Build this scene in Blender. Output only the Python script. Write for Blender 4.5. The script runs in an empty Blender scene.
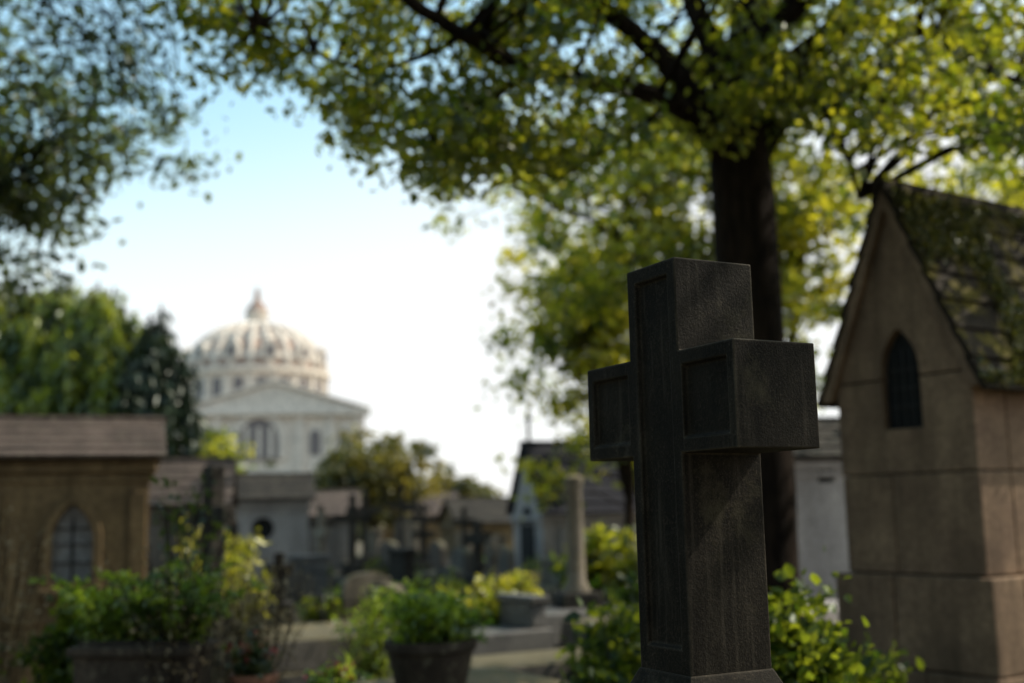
import bpy, bmesh, math, random
import numpy as np
from mathutils import Vector, Matrix

random.seed(7); rng = np.random.default_rng(11)
scene = bpy.context.scene
COL = scene.collection

# ------------------------------------------------------------------ helpers
def link(o, parent=None):
    COL.objects.link(o)
    if parent: o.parent = parent
    return o

def group(name, loc=(0,0,0), rz=0.0):
    e = bpy.data.objects.new(name, None); e.empty_display_size = .2
    e.location = loc; e.rotation_euler = (0,0,math.radians(rz)); COL.objects.link(e)
    return e

def mesh_obj(name, verts, faces, mat=None, parent=None, bevel=0, smooth=False, seg=2):
    me = bpy.data.meshes.new(name); me.from_pydata([tuple(v) for v in verts], [], faces)
    bm = bmesh.new(); bm.from_mesh(me); bmesh.ops.recalc_face_normals(bm, faces=bm.faces); bm.to_mesh(me); bm.free()
    if smooth:
        me.polygons.foreach_set('use_smooth', [True]*len(me.polygons))
    o = bpy.data.objects.new(name, me); link(o, parent)
    if mat: me.materials.append(mat)
    if bevel: add_bevel(o, bevel, seg)
    return o

def add_bevel(o, w, seg=2):
    m = o.modifiers.new('bevel','BEVEL'); m.width = w; m.segments = seg; m.limit_method='ANGLE'; m.angle_limit=math.radians(35)

def box(name, parent, mat, c, s, bevel=.008, rz=0, taper=1.0):
    x,y,z = s[0]/2, s[1]/2, s[2]/2
    vs = [(-x,-y,-z),(x,-y,-z),(x,y,-z),(-x,y,-z),(-x*taper,-y*taper,z),(x*taper,-y*taper,z),(x*taper,y*taper,z),(-x*taper,y*taper,z)]
    a = math.radians(rz)
    vs = [(c[0]+v[0]*math.cos(a)-v[1]*math.sin(a), c[1]+v[0]*math.sin(a)+v[1]*math.cos(a), c[2]+v[2]) for v in vs]
    fs = [(0,3,2,1),(4,5,6,7),(0,1,5,4),(1,2,6,5),(2,3,7,6),(3,0,4,7)]
    return mesh_obj(name, vs, fs, mat, parent, bevel)

def prism(name, parent, mat, pts, y0, y1, bevel=0, axis='y'):
    n = len(pts)
    if axis=='y':
        vs = [(p[0],y0,p[1]) for p in pts]+[(p[0],y1,p[1]) for p in pts]
    else:
        vs = [(y0,p[0],p[1]) for p in pts]+[(y1,p[0],p[1]) for p in pts]
    fs = [tuple(range(n)), tuple(range(2*n-1,n-1,-1))]+[(i,(i+1)%n,n+(i+1)%n,n+i) for i in range(n)]
    return mesh_obj(name, vs, fs, mat, parent, bevel)

def ring_prism(name, parent, mat, outer, inner, y0, y1, bevel=0):
    n=len(outer)
    vs=[(p[0],y0,p[1]) for p in outer]+[(p[0],y0,p[1]) for p in inner]+[(p[0],y1,p[1]) for p in outer]+[(p[0],y1,p[1]) for p in inner]
    fs=[]
    for i in range(n):
        j=(i+1)%n
        fs+=[(i,j,n+j,n+i),(2*n+i,3*n+i,3*n+j,2*n+j),(i,2*n+i,2*n+j,j),(n+i,n+j,3*n+j,3*n+i)]
    return mesh_obj(name,vs,fs,mat,parent,bevel)

def gothic(cx, z0, w, spring, rise, n=8):
    R = (w*w/4+rise*rise)/w
    ph = math.acos((R-w/2)/R)
    L = [(cx-w/2+R-R*math.cos(ph*i/n), spring+R*math.sin(ph*i/n)) for i in range(n+1)]
    Rr = [(2*cx-x,z) for x,z in L[:-1]][::-1]
    return [(cx-w/2,z0)]+L+Rr+[(cx+w/2,z0)]

def roundarch(cx,z0,w,spring,n=12):
    return [(cx-w/2,z0)]+[(cx-w/2*math.cos(math.pi*i/n), spring+w/2*math.sin(math.pi*i/n)) for i in range(n+1)]+[(cx+w/2,z0)]

def cut(o, cutter):
    for m in list(o.modifiers): o.modifiers.remove(m)
    m = o.modifiers.new('b','BOOLEAN'); m.operation='DIFFERENCE'; m.solver='EXACT'; m.object=cutter
    bpy.context.view_layer.update()
    dg = bpy.context.evaluated_depsgraph_get()
    me = bpy.data.meshes.new_from_object(o.evaluated_get(dg)); o.modifiers.clear(); o.data = me
    bpy.data.objects.remove(cutter)

def revolve(name, parent, mat, prof, seg=24, c=(0,0,0), smooth=True):
    vs=[];fs=[]
    for r,z in prof:
        for i in range(seg):
            a=2*math.pi*i/seg; vs.append((c[0]+r*math.cos(a),c[1]+r*math.sin(a),c[2]+z))
    for k in range(len(prof)-1):
        for i in range(seg):
            j=(i+1)%seg; fs.append((k*seg+i,k*seg+j,(k+1)*seg+j,(k+1)*seg+i))
    fs.append(tuple(range(seg))[::-1]); fs.append(tuple((len(prof)-1)*seg+i for i in range(seg)))
    o=mesh_obj(name,vs,fs,mat,parent)
    if smooth:
        o.data.polygons.foreach_set('use_smooth',[True]*len(o.data.polygons))
        m=o.modifiers.new('es','EDGE_SPLIT'); m.split_angle=math.radians(40)
    return o

class Tubes:
    def __init__(s): s.v=[]; s.f=[]
    def add(s, pts, radii, seg=6):
        base=len(s.v); n=len(pts)
        P=[Vector(p) for p in pts]
        for i,p in enumerate(P):
            d=(P[min(i+1,n-1)]-P[max(i-1,0)]).normalized()
            u=d.orthogonal().normalized() if i==0 else (u-d*u.dot(d)).normalized()
            w=d.cross(u)
            for k in range(seg):
                a=2*math.pi*k/seg; q=p+(u*math.cos(a)+w*math.sin(a))*radii[i]; s.v.append(q[:])
        for i in range(n-1):
            for k in range(seg):
                l=(k+1)%seg; s.f.append((base+i*seg+k,base+i*seg+l,base+(i+1)*seg+l,base+(i+1)*seg+k))
        s.f.append(tuple(base+k for k in range(seg))); s.f.append(tuple(base+(n-1)*seg+k for k in range(seg)))
    def obj(s,name,mat,parent): return mesh_obj(name,s.v,s.f,mat,parent,smooth=True)

def smooth_path(pts, sub=4, jit=.0):
    P=[Vector(p) for p in pts]; out=[]
    for i in range(len(P)-1):
        p0=P[max(i-1,0)];p1=P[i];p2=P[i+1];p3=P[min(i+2,len(P)-1)]
        for k in range(sub):
            t=k/sub
            q=.5*((2*p1)+(p2-p0)*t+(2*p0-5*p1+4*p2-p3)*t*t+(3*p1-p0-3*p2+p3)*t**3)
            if jit and (i or k): q+=Vector([random.uniform(-jit,jit) for _ in range(3)])
            out.append(q)
    out.append(P[-1]); return out

# ------------------------------------------------------------------ materials
def newmat(name):
    m=bpy.data.materials.new(name); m.use_nodes=True; nt=m.node_tree; nt.nodes.clear()
    return m,nt,nt.nodes,nt.links
def nd(ns,t,**k):
    n=ns.new(t)
    for a,b in k.items():
        if a in n.inputs.keys(): n.inputs[a].default_value=b
        else: setattr(n,a,b)
    return n
def ramp(ns,stops,interp='LINEAR'):
    r=ns.new('ShaderNodeValToRGB'); r.color_ramp.interpolation=interp
    e=r.color_ramp.elements
    while len(e)<len(stops): e.new(.5)
    for i,(p,c) in enumerate(stops):
        e[i].position=p; e[i].color=(c,c,c,1) if not hasattr(c,'__len__') else (*c,1)
    return r
def mix(ns,ls,fac,a,b,mode='MIX'):
    m=ns.new('ShaderNodeMix'); m.data_type='RGBA'; m.blend_type=mode
    def s(sock,v):
        if isinstance(v,bpy.types.NodeSocket): ls.new(v,sock)
        elif hasattr(v,'__len__'): sock.default_value=(*v,1)
        else: sock.default_value=v
    s(m.inputs[0],fac); s(m.inputs[6],a); s(m.inputs[7],b)
    return m.outputs[2]

def stone(name,c1,c2,stain=.6,moss=0,rough=.85,speck=0,bump=.5,scale=1.0,lichen=0,spec=.25):
    m,nt,ns,ls=newmat(name)
    tc=ns.new('ShaderNodeTexCoord')
    co=tc.outputs['Object']
    n1=nd(ns,'ShaderNodeTexNoise',Scale=2.3*scale,Detail=6.0,Roughness=.65); ls.new(co,n1.inputs['Vector'])
    r1=ramp(ns,[(.35,0.),(.65,1.)]); ls.new(n1.outputs[0],r1.inputs[0])
    c=mix(ns,ls,r1.outputs[0],c1,c2)
    n2=nd(ns,'ShaderNodeTexNoise',Scale=28*scale,Detail=4.0,Roughness=.7); ls.new(co,n2.inputs['Vector'])
    r2=ramp(ns,[(.3,.62),(.7,1.2)]); ls.new(n2.outputs[0],r2.inputs[0])
    c=mix(ns,ls,1.0,c,r2.outputs[0],'MULTIPLY')
    mp=nd(ns,'ShaderNodeMapping'); mp.inputs['Scale'].default_value=(5*scale,5*scale,.7*scale); ls.new(co,mp.inputs[0])
    n3=nd(ns,'ShaderNodeTexNoise',Scale=1.0,Detail=5.0,Roughness=.6); ls.new(mp.outputs[0],n3.inputs['Vector'])
    r3=ramp(ns,[(.42,0.),(.68,stain)]); ls.new(n3.outputs[0],r3.inputs[0])
    c=mix(ns,ls,r3.outputs[0],c,tuple(x*.28 for x in c1))
    if speck:
        v=nd(ns,'ShaderNodeTexNoise',Scale=200.,Detail=4.0,Roughness=.8); ls.new(co,v.inputs['Vector'])
        # grain appears in worn patches only
        v2=nd(ns,'ShaderNodeTexNoise',Scale=6.,Detail=9.0,Roughness=.75); ls.new(co,v2.inputs['Vector'])
        rp=ramp(ns,[(.40,.25),(.62,1.)]); ls.new(v2.outputs[0],rp.inputs[0])
        rv=ramp(ns,[(.52,0.),(.70,speck)]); ls.new(v.outputs[0],rv.inputs[0])
        gf=mix(ns,ls,1.0,rv.outputs[0],rp.outputs[0],'MULTIPLY')
        c=mix(ns,ls,gf,c,(.13,.10,.068))
        rv2=ramp(ns,[(.55,0.),(.68,.7)]); ls.new(v2.outputs[0],rv2.inputs[0])
        c=mix(ns,ls,rv2.outputs[0],c,(.06,.052,.030))
        # pale rain streaks
        mp2=nd(ns,'ShaderNodeMapping'); mp2.inputs['Scale'].default_value=(42,42,2.6); ls.new(co,mp2.inputs[0])
        n5=nd(ns,'ShaderNodeTexNoise',Scale=1.0,Detail=5.0,Roughness=.65); ls.new(mp2.outputs[0],n5.inputs['Vector'])
        r5=ramp(ns,[(.55,0.),(.72,.4)]); ls.new(n5.outputs[0],r5.inputs[0])
        c=mix(ns,ls,r5.outputs[0],c,(.085,.072,.052))
        bv=nd(ns,'ShaderNodeBevel'); bv.samples=3; bv.inputs['Radius'].default_value=.007
        ge=ns.new('ShaderNodeNewGeometry'); dt=nd(ns,'ShaderNodeVectorMath',operation='DOT_PRODUCT'); ls.new(bv.outputs[0],dt.inputs[0]); ls.new(ge.outputs['Normal'],dt.inputs[1])
        re=ramp(ns,[(.80,1.),(.985,0.)]); ls.new(dt.outputs['Value'],re.inputs[0])
        em=mix(ns,ls,1.0,re.outputs[0],rp.outputs[0],'MULTIPLY')
        c=mix(ns,ls,em,c,(.22,.18,.125))
    if lichen:
        v3=nd(ns,'ShaderNodeTexNoise',Scale=14.,Detail=9.0,Roughness=.75); ls.new(co,v3.inputs['Vector'])
        rv=ramp(ns,[(.56,0.),(.64,lichen)]); ls.new(v3.outputs[0],rv.inputs[0])
        c=mix(ns,ls,rv.outputs[0],c,(.3,.29,.2))
    if moss:
        g=ns.new('ShaderNodeNewGeometry'); sx=ns.new('ShaderNodeSeparateXYZ'); ls.new(g.outputs['Normal'],sx.inputs[0])
        v4=nd(ns,'ShaderNodeTexNoise',Scale=5.5,Detail=8.0,Roughness=.7); ls.new(co,v4.inputs['Vector'])
        ma=nd(ns,'ShaderNodeMath',operation='MULTIPLY_ADD'); ls.new(sx.outputs[2],ma.inputs[0]); ma.inputs[1].default_value=.25; ls.new(v4.outputs[0],ma.inputs[2])
        rv=ramp(ns,[(.60,0.),(.68,moss)]); ls.new(ma.outputs[0],rv.inputs[0])
        c=mix(ns,ls,rv.outputs[0],c,mix(ns,ls,r2.outputs[0],(.03,.03,.007),(.13,.105,.016)))
    b=nd(ns,'ShaderNodeBsdfPrincipled',Roughness=rough); ls.new(c,b.inputs['Base Color'])
    b.inputs['Specular IOR Level'].default_value=spec
    bm=nd(ns,'ShaderNodeBump',Strength=bump,Distance=.012 if not speck else .005)
    add=nd(ns,'ShaderNodeMath',operation='MULTIPLY_ADD'); ls.new(n2.outputs[0],add.inputs[0]); add.inputs[1].default_value=.6; ls.new(n1.outputs[0],add.inputs[2])
    ls.new(add.outputs[0],bm.inputs['Height'])
    if speck:
        bm2=nd(ns,'ShaderNodeBump',Strength=.7,Distance=.0025); ls.new(v.outputs[0],bm2.inputs['Height']); ls.new(bm.outputs[0],bm2.inputs['Normal']); ls.new(bm2.outputs[0],b.inputs['Normal'])
    else: ls.new(bm.outputs[0],b.inputs['Normal'])
    o=ns.new('ShaderNodeOutputMaterial'); ls.new(b.outputs[0],o.inputs[0])
    return m

def leafmat(name,dark,mid,light,trans,tfac=.45,gloss=.12):
    m,nt,ns,ls=newmat(name)
    at=nd(ns,'ShaderNodeAttribute',attribute_name='tint')
    r=ramp(ns,[(0.,dark),(.5,mid),(1.,light)]); ls.new(at.outputs['Fac'],r.inputs[0])
    t=mix(ns,ls,at.outputs['Fac'],(trans[0]*.2,trans[1]*.31,trans[2]*.4),trans)
    d=nd(ns,'ShaderNodeBsdfDiffuse'); ls.new(r.outputs[0],d.inputs[0])
    tr=nd(ns,'ShaderNodeBsdfTranslucent'); ls.new(t,tr.inputs[0])
    g=nd(ns,'ShaderNodeBsdfGlossy',Roughness=.4); g.inputs[0].default_value=(.8,.85,.8,1)
    m1=nd(ns,'ShaderNodeMixShader'); m1.inputs[0].default_value=tfac; ls.new(d.outputs[0],m1.inputs[1]); ls.new(tr.outputs[0],m1.inputs[2])
    m2=nd(ns,'ShaderNodeMixShader'); m2.inputs[0].default_value=gloss*.5; ls.new(m1.outputs[0],m2.inputs[1]); ls.new(g.outputs[0],m2.inputs[2])
    o=ns.new('ShaderNodeOutputMaterial'); ls.new(m2.outputs[0],o.inputs[0])
    return m

def plain(name,c,rough=.6,metal=0,var=.25,scale=12):
    m,nt,ns,ls=newmat(name)
    tc=ns.new('ShaderNodeTexCoord')
    n=nd(ns,'ShaderNodeTexNoise',Scale=float(scale),Detail=5.0); ls.new(tc.outputs['Object'],n.inputs['Vector'])
    r=ramp(ns,[(.3,1-var),(.7,1+var)]); ls.new(n.outputs[0],r.inputs[0])
    cc=mix(ns,ls,1.0,c,r.outputs[0],'MULTIPLY')
    b=nd(ns,'ShaderNodeBsdfPrincipled',Roughness=rough,Metallic=metal); ls.new(cc,b.inputs['Base Color'])
    bm=nd(ns,'ShaderNodeBump',Strength=.3,Distance=.01); ls.new(n.outputs[0],bm.inputs['Height']); ls.new(bm.outputs[0],b.inputs['Normal'])
    o=ns.new('ShaderNodeOutputMaterial'); ls.new(b.outputs[0],o.inputs[0]); return m

def barkmat():
    m,nt,ns,ls=newmat('bark'); tc=ns.new('ShaderNodeTexCoord')
    mp=nd(ns,'ShaderNodeMapping'); mp.inputs['Scale'].default_value=(14,14,2.2); ls.new(tc.outputs['Object'],mp.inputs[0])
    n=nd(ns,'ShaderNodeTexNoise',Scale=1.6,Detail=6.0,Roughness=.7); ls.new(mp.outputs[0],n.inputs['Vector'])
    r=ramp(ns,[(.35,(.007,.005,.004)),(.7,(.045,.03,.021))]); ls.new(n.outputs[0],r.inputs[0])
    b=nd(ns,'ShaderNodeBsdfPrincipled',Roughness=.95); ls.new(r.outputs[0],b.inputs['Base Color']); b.inputs['Specular IOR Level'].default_value=.1
    bm=nd(ns,'ShaderNodeBump',Strength=.9,Distance=.03); ls.new(n.outputs[0],bm.inputs['Height']); ls.new(bm.outputs[0],b.inputs['Normal'])
    o=ns.new('ShaderNodeOutputMaterial'); ls.new(b.outputs[0],o.inputs[0]); return m

M_CROSS=stone('dark_weathered_granite',(.010,.008,.0055),(.022,.018,.012),stain=.6,speck=.55,rough=.7,bump=.45,scale=3,spec=.1)
M_OCHRE=stone('ochre_limestone',(.30,.195,.12),(.16,.10,.065),stain=.85,bump=.6)
M_LIME=stone('grey_limestone',(.24,.21,.19),(.16,.14,.125),stain=.6)
M_PALE=stone('pale_render',(.42,.38,.36),(.32,.29,.28),stain=.4)
M_SAND=stone('sandy_limestone',(.30,.205,.105),(.17,.115,.062),stain=.8)
M_DARKST=stone('dark_stone',(.022,.019,.016),(.05,.042,.034),stain=.5,lichen=.3)
M_ROOFMOSS=stone('mossy_stone_roof',(.018,.014,.010),(.04,.030,.022),stain=.4,moss=.8,bump=.9,spec=.1)
M_ROOFGREY=stone('weathered_stone_roof',(.14,.105,.09),(.08,.062,.054),stain=.5,lichen=.4)
M_SLATE=stone('slate_roof',(.024,.025,.036),(.04,.041,.055),stain=.3,rough=.8,spec=.1)
M_GRAVE=stone('grave_granite',(.10,.096,.095),(.18,.17,.16),stain=.3,rough=.4)
M_GRAVE2=stone('grave_limestone',(.31,.26,.205),(.16,.135,.105),stain=.6,moss=.5)
M_GRAVE3=stone('grave_grey_stone',(.16,.145,.13),(.1,.09,.08),stain=.6,moss=.4)
M_DOMEW=stone('cream_ashlar',(.76,.68,.59),(.68,.61,.53),stain=.12,scale=.1)
M_DOMER=stone('dome_tiles',(.36,.24,.19),(.50,.38,.31),stain=.3,scale=.15)
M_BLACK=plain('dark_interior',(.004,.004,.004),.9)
M_DWIN=plain('dark_windows',(.15,.13,.13),.5)
M_IRON=plain('wrought_iron',(.012,.011,.010),.6,.3)
M_GLASS=plain('leaded_glass',(.22,.23,.23),.2)
M_POT=stone('concrete_pot',(.05,.038,.028),(.09,.07,.052),stain=.6,lichen=.3)
M_TERRA=plain('terracotta',(.22,.1,.06),.8)
M_BARK=barkmat()
L_MAIN=leafmat('leaves_maple',(.008,.016,.003),(.022,.038,.005),(.075,.085,.009),(.82,.78,.03),.48)
L_YEL=leafmat('leaves_golden',(.02,.034,.005),(.07,.09,.009),(.19,.165,.015),(1.0,.88,.045),.6)
L_DARK=leafmat('leaves_dark',(.008,.015,.006),(.017,.028,.008),(.045,.058,.014),(.28,.32,.045),.42)
L_LAUREL=leafmat('leaves_laurel',(.008,.018,.003),(.018,.038,.006),(.045,.075,.010),(.5,.56,.03),.38,.05)
L_CONI=leafmat('conifer_needles',(.018,.038,.006),(.075,.108,.013),(.20,.22,.025),(.62,.66,.05),.42)
L_CYP=leafmat('cypress_needles',(.008,.016,.007),(.014,.026,.009),(.03,.046,.013),(.05,.08,.02),.2)
L_OLIVE=leafmat('leaves_olive',(.045,.04,.012),(.09,.078,.02),(.18,.14,.03),(.5,.4,.05),.45)
L_BRIGHT=leafmat('leaves_bright',(.025,.06,.007),(.09,.155,.014),(.22,.28,.025),(.8,.92,.06),.5)
L_YELBR=leafmat('leaves_lime',(.22,.2,.02),(.35,.32,.025),(.48,.42,.03),(.95,.85,.06),.5)
L_DRY=leafmat('dry_grass',(.18,.12,.06),(.28,.2,.1),(.4,.3,.16),(.4,.3,.15),.3)
L_RED=leafmat('petals_red',(.35,.02,.03),(.5,.03,.05),(.6,.1,.1),(.6,.05,.05),.4)
L_MOSS=leafmat('moss',(.02,.025,.004),(.06,.056,.008),(.17,.14,.018),(.2,.2,.03),.3)

# ------------------------------------------------------------------ foliage
def leaves(name,P,T,size,mat,parent,elong=1.5,droop=0.,updir=0.):
    N=len(P)
    d=rng.normal(size=(N,3)); d[:,2]+=-droop+updir; d/=np.linalg.norm(d,axis=1)[:,None]
    n=rng.normal(size=(N,3)); n[:,2]+=.8; n-=d*(n*d).sum(1)[:,None]; n/=np.linalg.norm(n,axis=1)[:,None]+1e-9
    s=(size*(.55+.9*rng.random(N)))[:,None]
    side=np.cross(d,n)
    L=s*elong
    v=np.empty((N,6,3),np.float32)
    v[:,0]=P
    v[:,1]=P+d*L*.35+side*s*.5+n*s*.12
    v[:,2]=P+d*L*.75+side*s*.32+n*s*.05
    v[:,3]=P+d*L-n*s*.12
    v[:,4]=P+d*L*.75-side*s*.32+n*s*.05
    v[:,5]=P+d*L*.35-side*s*.5+n*s*.12
    me=bpy.data.meshes.new(name)
    me.vertices.add(N*6); me.vertices.foreach_set('co',v.reshape(-1))
    idx=(np.arange(N)*6)[:,None]
    f=np.concatenate([idx+np.array([0,1,2,3]),idx+np.array([0,3,4,5])],axis=1).reshape(-1)
    me.loops.add(N*8); me.loops.foreach_set('vertex_index',f.astype(np.int32))
    me.polygons.add(N*2); me.polygons.foreach_set('loop_start',(np.arange(N*2)*4).astype(np.int32)); me.polygons.foreach_set('loop_total',np.full(N*2,4,np.int32))
    a=me.attributes.new('tint','FLOAT','POINT'); a.data.foreach_set('value',np.repeat(np.clip(T,0,1),6).astype(np.float32))
    me.update(calc_edges=True); me.validate()
    me.materials.append(mat)
    o=bpy.data.objects.new(name,me); link(o,parent); return o

def clump_points(C,per,r,flat=.55,tvar=.22):
    C=np.asarray(C); n=len(C)
    R=r*(.6+.8*rng.random(n))
    k=np.repeat(np.arange(n),per)
    off=rng.normal(size=(n*per,3))*.5; off[:,2]*=flat
    P=C[k]+off*R[k][:,None]
    ct=.42+.32*rng.normal(size=n)
    T=ct[k]+tvar*rng.normal(size=n*per)
    return P,T

def ell_clumps(c,r,n,shell=.45,keep=None):
    out=[]
    ph=rng.random(6)*6.28
    while len(out)<n:
        d=rng.normal(size=3); d/=np.linalg.norm(d)
        lump=1+.16*math.sin(3.1*d[0]+2*d[2]*2+ph[0])+.14*math.sin(5.3*d[1]+4*d[0]+ph[1])+.12*math.sin(7*d[2]+ph[2])
        rad=(shell+(1-shell)*rng.random())*lump
        p=np.array(c)+d*np.array(r)*rad
        if keep is None or keep(p): out.append(p)
    return np.array(out)

def tree(name,base,trunk_h,trunk_r,C,per,clr,lsize,mat,limbs=None,seg=10,twigr=.012,flat=.55,lean=(0,0),nl=6,elong=1.5,droop=.2):
    g=group(name,base)
    b=Vector(base); t=Tubes()
    anchors=[]
    if limbs is None:
        cc=np.mean(C,axis=0)
        top=Vector((cc[0]-b.x,cc[1]-b.y,cc[2]+ .3*(C[:,2].max()-cc[2])-b.z))
        tp=smooth_path([(0,0,-.1),(lean[0]*.3,lean[1]*.3,trunk_h*.5),(lean[0],lean[1],trunk_h),tuple(top*1.0)],5,.03)
        t.add(tp,[trunk_r*(1.15-.85*i/(len(tp)-1)) for i in range(len(tp))],seg)
        anchors+=tp[8:]
        for i in range(nl):
            q=Vector(C[rng.integers(len(C))])-b
            s=tp[random.randint(7,len(tp)-4)]
            pp=smooth_path([s,s.lerp(q,.5)+Vector((0,0,.15*(q-s).length)),q],5,.04)
            t.add(pp,[trunk_r*(.45-.38*k/(len(pp)-1)) for k in range(len(pp))],6); anchors+=pp[2:]
    else:
        for pts,r0,r1,sg in limbs:
            pp=smooth_path([Vector(p)-b for p in pts],6,.012)
            n=len(pp); t.add(pp,[r0+(r1-r0)*(k/(n-1)) for k in range(n)],sg)
            if sg<14: anchors+=pp[1:]
    A=np.array([a[:] for a in anchors])
    for c in C:
        q=c-np.array(base)
        dd=np.linalg.norm(A-q,axis=1)+ .6*np.maximum(0,A[:,2]-q[2])
        s=A[dd.argmin()]; s=Vector(s); q=Vector(q); L=(q-s).length
        midp=s.lerp(q,.5)+Vector((random.uniform(-.1,.1)*L,random.uniform(-.1,.1)*L,.12*L))
        t.add([s,midp,q],[twigr*(1+.5*L),twigr*(.6+.3*L),twigr*.4],4)
    t.obj('trunk_and_branches',M_BARK,g)
    P,T=clump_points(C,per,clr,flat)
    leaves('foliage',P-np.array(base),T,lsize,mat,g,elong=elong,droop=droop)
    return g

# ------------------------------------------------------------------ main tree (trunk behind the cross)
zx=[(-2.6,4.85),(-2.3,4.55),(-1.6,4.6),(-1.3,4.4),(-1.05,4.0),(-.5,3.62),(-.3,4.0),(.05,3.82),(.6,3.7),(1.4,3.95),(2.1,4.05),(3.7,3.9),(5.5,3.7)]
ZX=np.array(zx)
def zlow(x,y): return 1.45+(np.interp(x*8/y,ZX[:,0],ZX[:,1])-1.45)*y/8
C=[]
while len(C)<460:
    x=rng.uniform(-2.9,4.9); y=rng.uniform(6.3,10.2)
    if x*8/y<-2.55: continue
    zl=zlow(x,y)+.10
    z=zl+rng.random()**1.15*2.4
    h=math.sin(2.3*x+1.1*y)+math.sin(3.7*z+1.9*x)+math.sin(2.9*y-2.2*z+1)
    if h<-.5: continue
    C.append((x,y,z))
for _ in range(80):      # upper crown above the frame, filled in for its shade
    C.append((rng.uniform(-1.5,4.2),rng.uniform(6.5,10.5),rng.uniform(6.3,9.0)))
for _ in range(110):      # crown extended forward out of frame, added to shade the cross
    y=rng.uniform(1.8,6.0); C.append((rng.uniform(1.2,4.6),y,rng.uniform(max(4.6,2.3+.55*y),7.4)))
C=np.array(C)
TB=(1.82,8.5,0)
limbs=[
 ([(1.82,8.5,-.1),(1.82,8.5,.5),(1.81,8.5,2.2),(1.80,8.5,4.0),(1.84,8.5,4.6)],.28,.225,16),
 ([(1.84,8.5,4.3),(1.93,8.52,5.2),(2.0,8.6,7.2),(1.9,8.7,9.2)],.21,.05,12),
 ([(1.72,8.48,4.0),(1.5,8.3,4.3),(1.09,8.0,4.45),(.2,7.6,4.5),(-.28,7.2,4.6),(-.9,6.8,4.85),(-2.1,6.3,5.3)],.10,.022,8),
 ([(1.74,8.46,4.2),(1.25,8.3,4.8),(.6,8.2,5.4),(-.6,7.9,6.7)],.12,.03,8),
 ([(1.8,8.5,4.4),(1.6,8.6,5.2),(1.2,8.9,6.6),(.8,9.2,8.2)],.13,.03,8),
 ([(1.92,8.5,4.15),(2.3,8.45,4.8),(2.8,8.4,5.5),(3.7,8.3,7.0)],.12,.035,8),
 ([(1.95,8.45,4.65),(2.5,8.2,5.02),(3.1,8.1,4.95),(3.75,8,4.5),(4.5,7.8,4.25)],.08,.015,8),
 ([(1.92,8.45,4.1),(2.3,8.3,4.5),(2.5,8.25,4.15),(2.6,8.2,3.7)],.055,.014,6),
 ([(1.95,8.4,4.9),(2.9,7.0,6.0),(3.6,5.2,6.4),(4.0,3.2,6.3)],.11,.03,8),
 ([(.2,7.6,4.5),(-.2,7.9,4.35),(-.5,7.8,4.0)],.03,.008,5),
 ([(-.28,7.2,4.6),(-.9,7.5,4.5),(-1.7,7.4,4.75)],.028,.008,5),
 ([(1.2,8.1,4.42),(.8,8.4,4.2),(.4,8.6,4.0)],.03,.008,5),
]
tree('maple_tree',TB,0,0,C,76,.32,.048,L_MAIN,limbs=limbs)

# golden trees beyond
C2=ell_clumps((3.2,17,5.9),(3.8,2.6,3.6),400,.25)
tree('golden_maple_tree',(3.9,17.3,0),3.2,.2,C2,46,.44,.09,L_YEL,nl=9)
C2=ell_clumps((8.2,15.5,5.0),(3.0,2.4,2.9),200,.25)
tree('golden_maple_tree',(8.2,15.6,0),2.6,.2,C2,40,.48,.10,L_YEL,nl=8)
C2=ell_clumps((1.4,19.5,4.4),(1.6,1.2,2.3),160,.2)
tree('sky_blocking_tree',(1.9,19.6,0),2.0,.12,C2,40,.42,.09,L_YEL,nl=6)

# left trees
C3=ell_clumps((-6.6,12.2,5.5),(2.75,2,1.85),270,.2)
tree('sky_blocking_tree',(-7.4,12.2,0),3.4,.2,C3,56,.38,.072,L_DARK,nl=8)
C4=ell_clumps((-4.6,7.8,6.0),(2.1,1.5,1.15),120,.2)
C4b=[]
for _ in range(30):
    x=rng.uniform(-3.3,-2.4); C4b.append((x,7.9,4.0+rng.random()*1.1+(x+3.3)*.4))
g4=tree('sky_blocking_tree',(-5.9,7.6,0),3.8,.2,C4,64,.34,.050,L_DARK,nl=7)
P,T=clump_points(C4b,26,.28,.9); leaves('hanging_sprays',P-np.array((-5.9,7.6,0)),T,.028,L_DARK,g4,droop=1)
t=Tubes()
for c in C4b:
    q=Vector(c)-Vector((-5.9,7.6,0)); s=Vector((q.x-random.uniform(.3,1.0),q.y+random.uniform(-.3,.3),q.z+random.uniform(.3,.7)))
    t.add(smooth_path([s,s.lerp(q,.5)+Vector((.1,0,.15)),q,q+Vector((.03,0,-.2))],3,.03),[.006]*10,4)
t.obj('hanging_twigs',M_BARK,g4)

# unseen trees added behind and beside the viewpoint to block sky fill
for i,(x,y,hh) in enumerate([(-4.5,-5,5.2),(1.0,-6.5,5.6),(6,-5,5.2),(-9,0,5.4),(-10.5,6,5.0)]):
    Cn=ell_clumps((x,y,hh),(3.4,2.6,3.4),180,.25)
    tree('sky_blocking_tree',(x,y,0),2.6,.22,Cn,22,.7,.30,L_DARK,nl=6)

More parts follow.
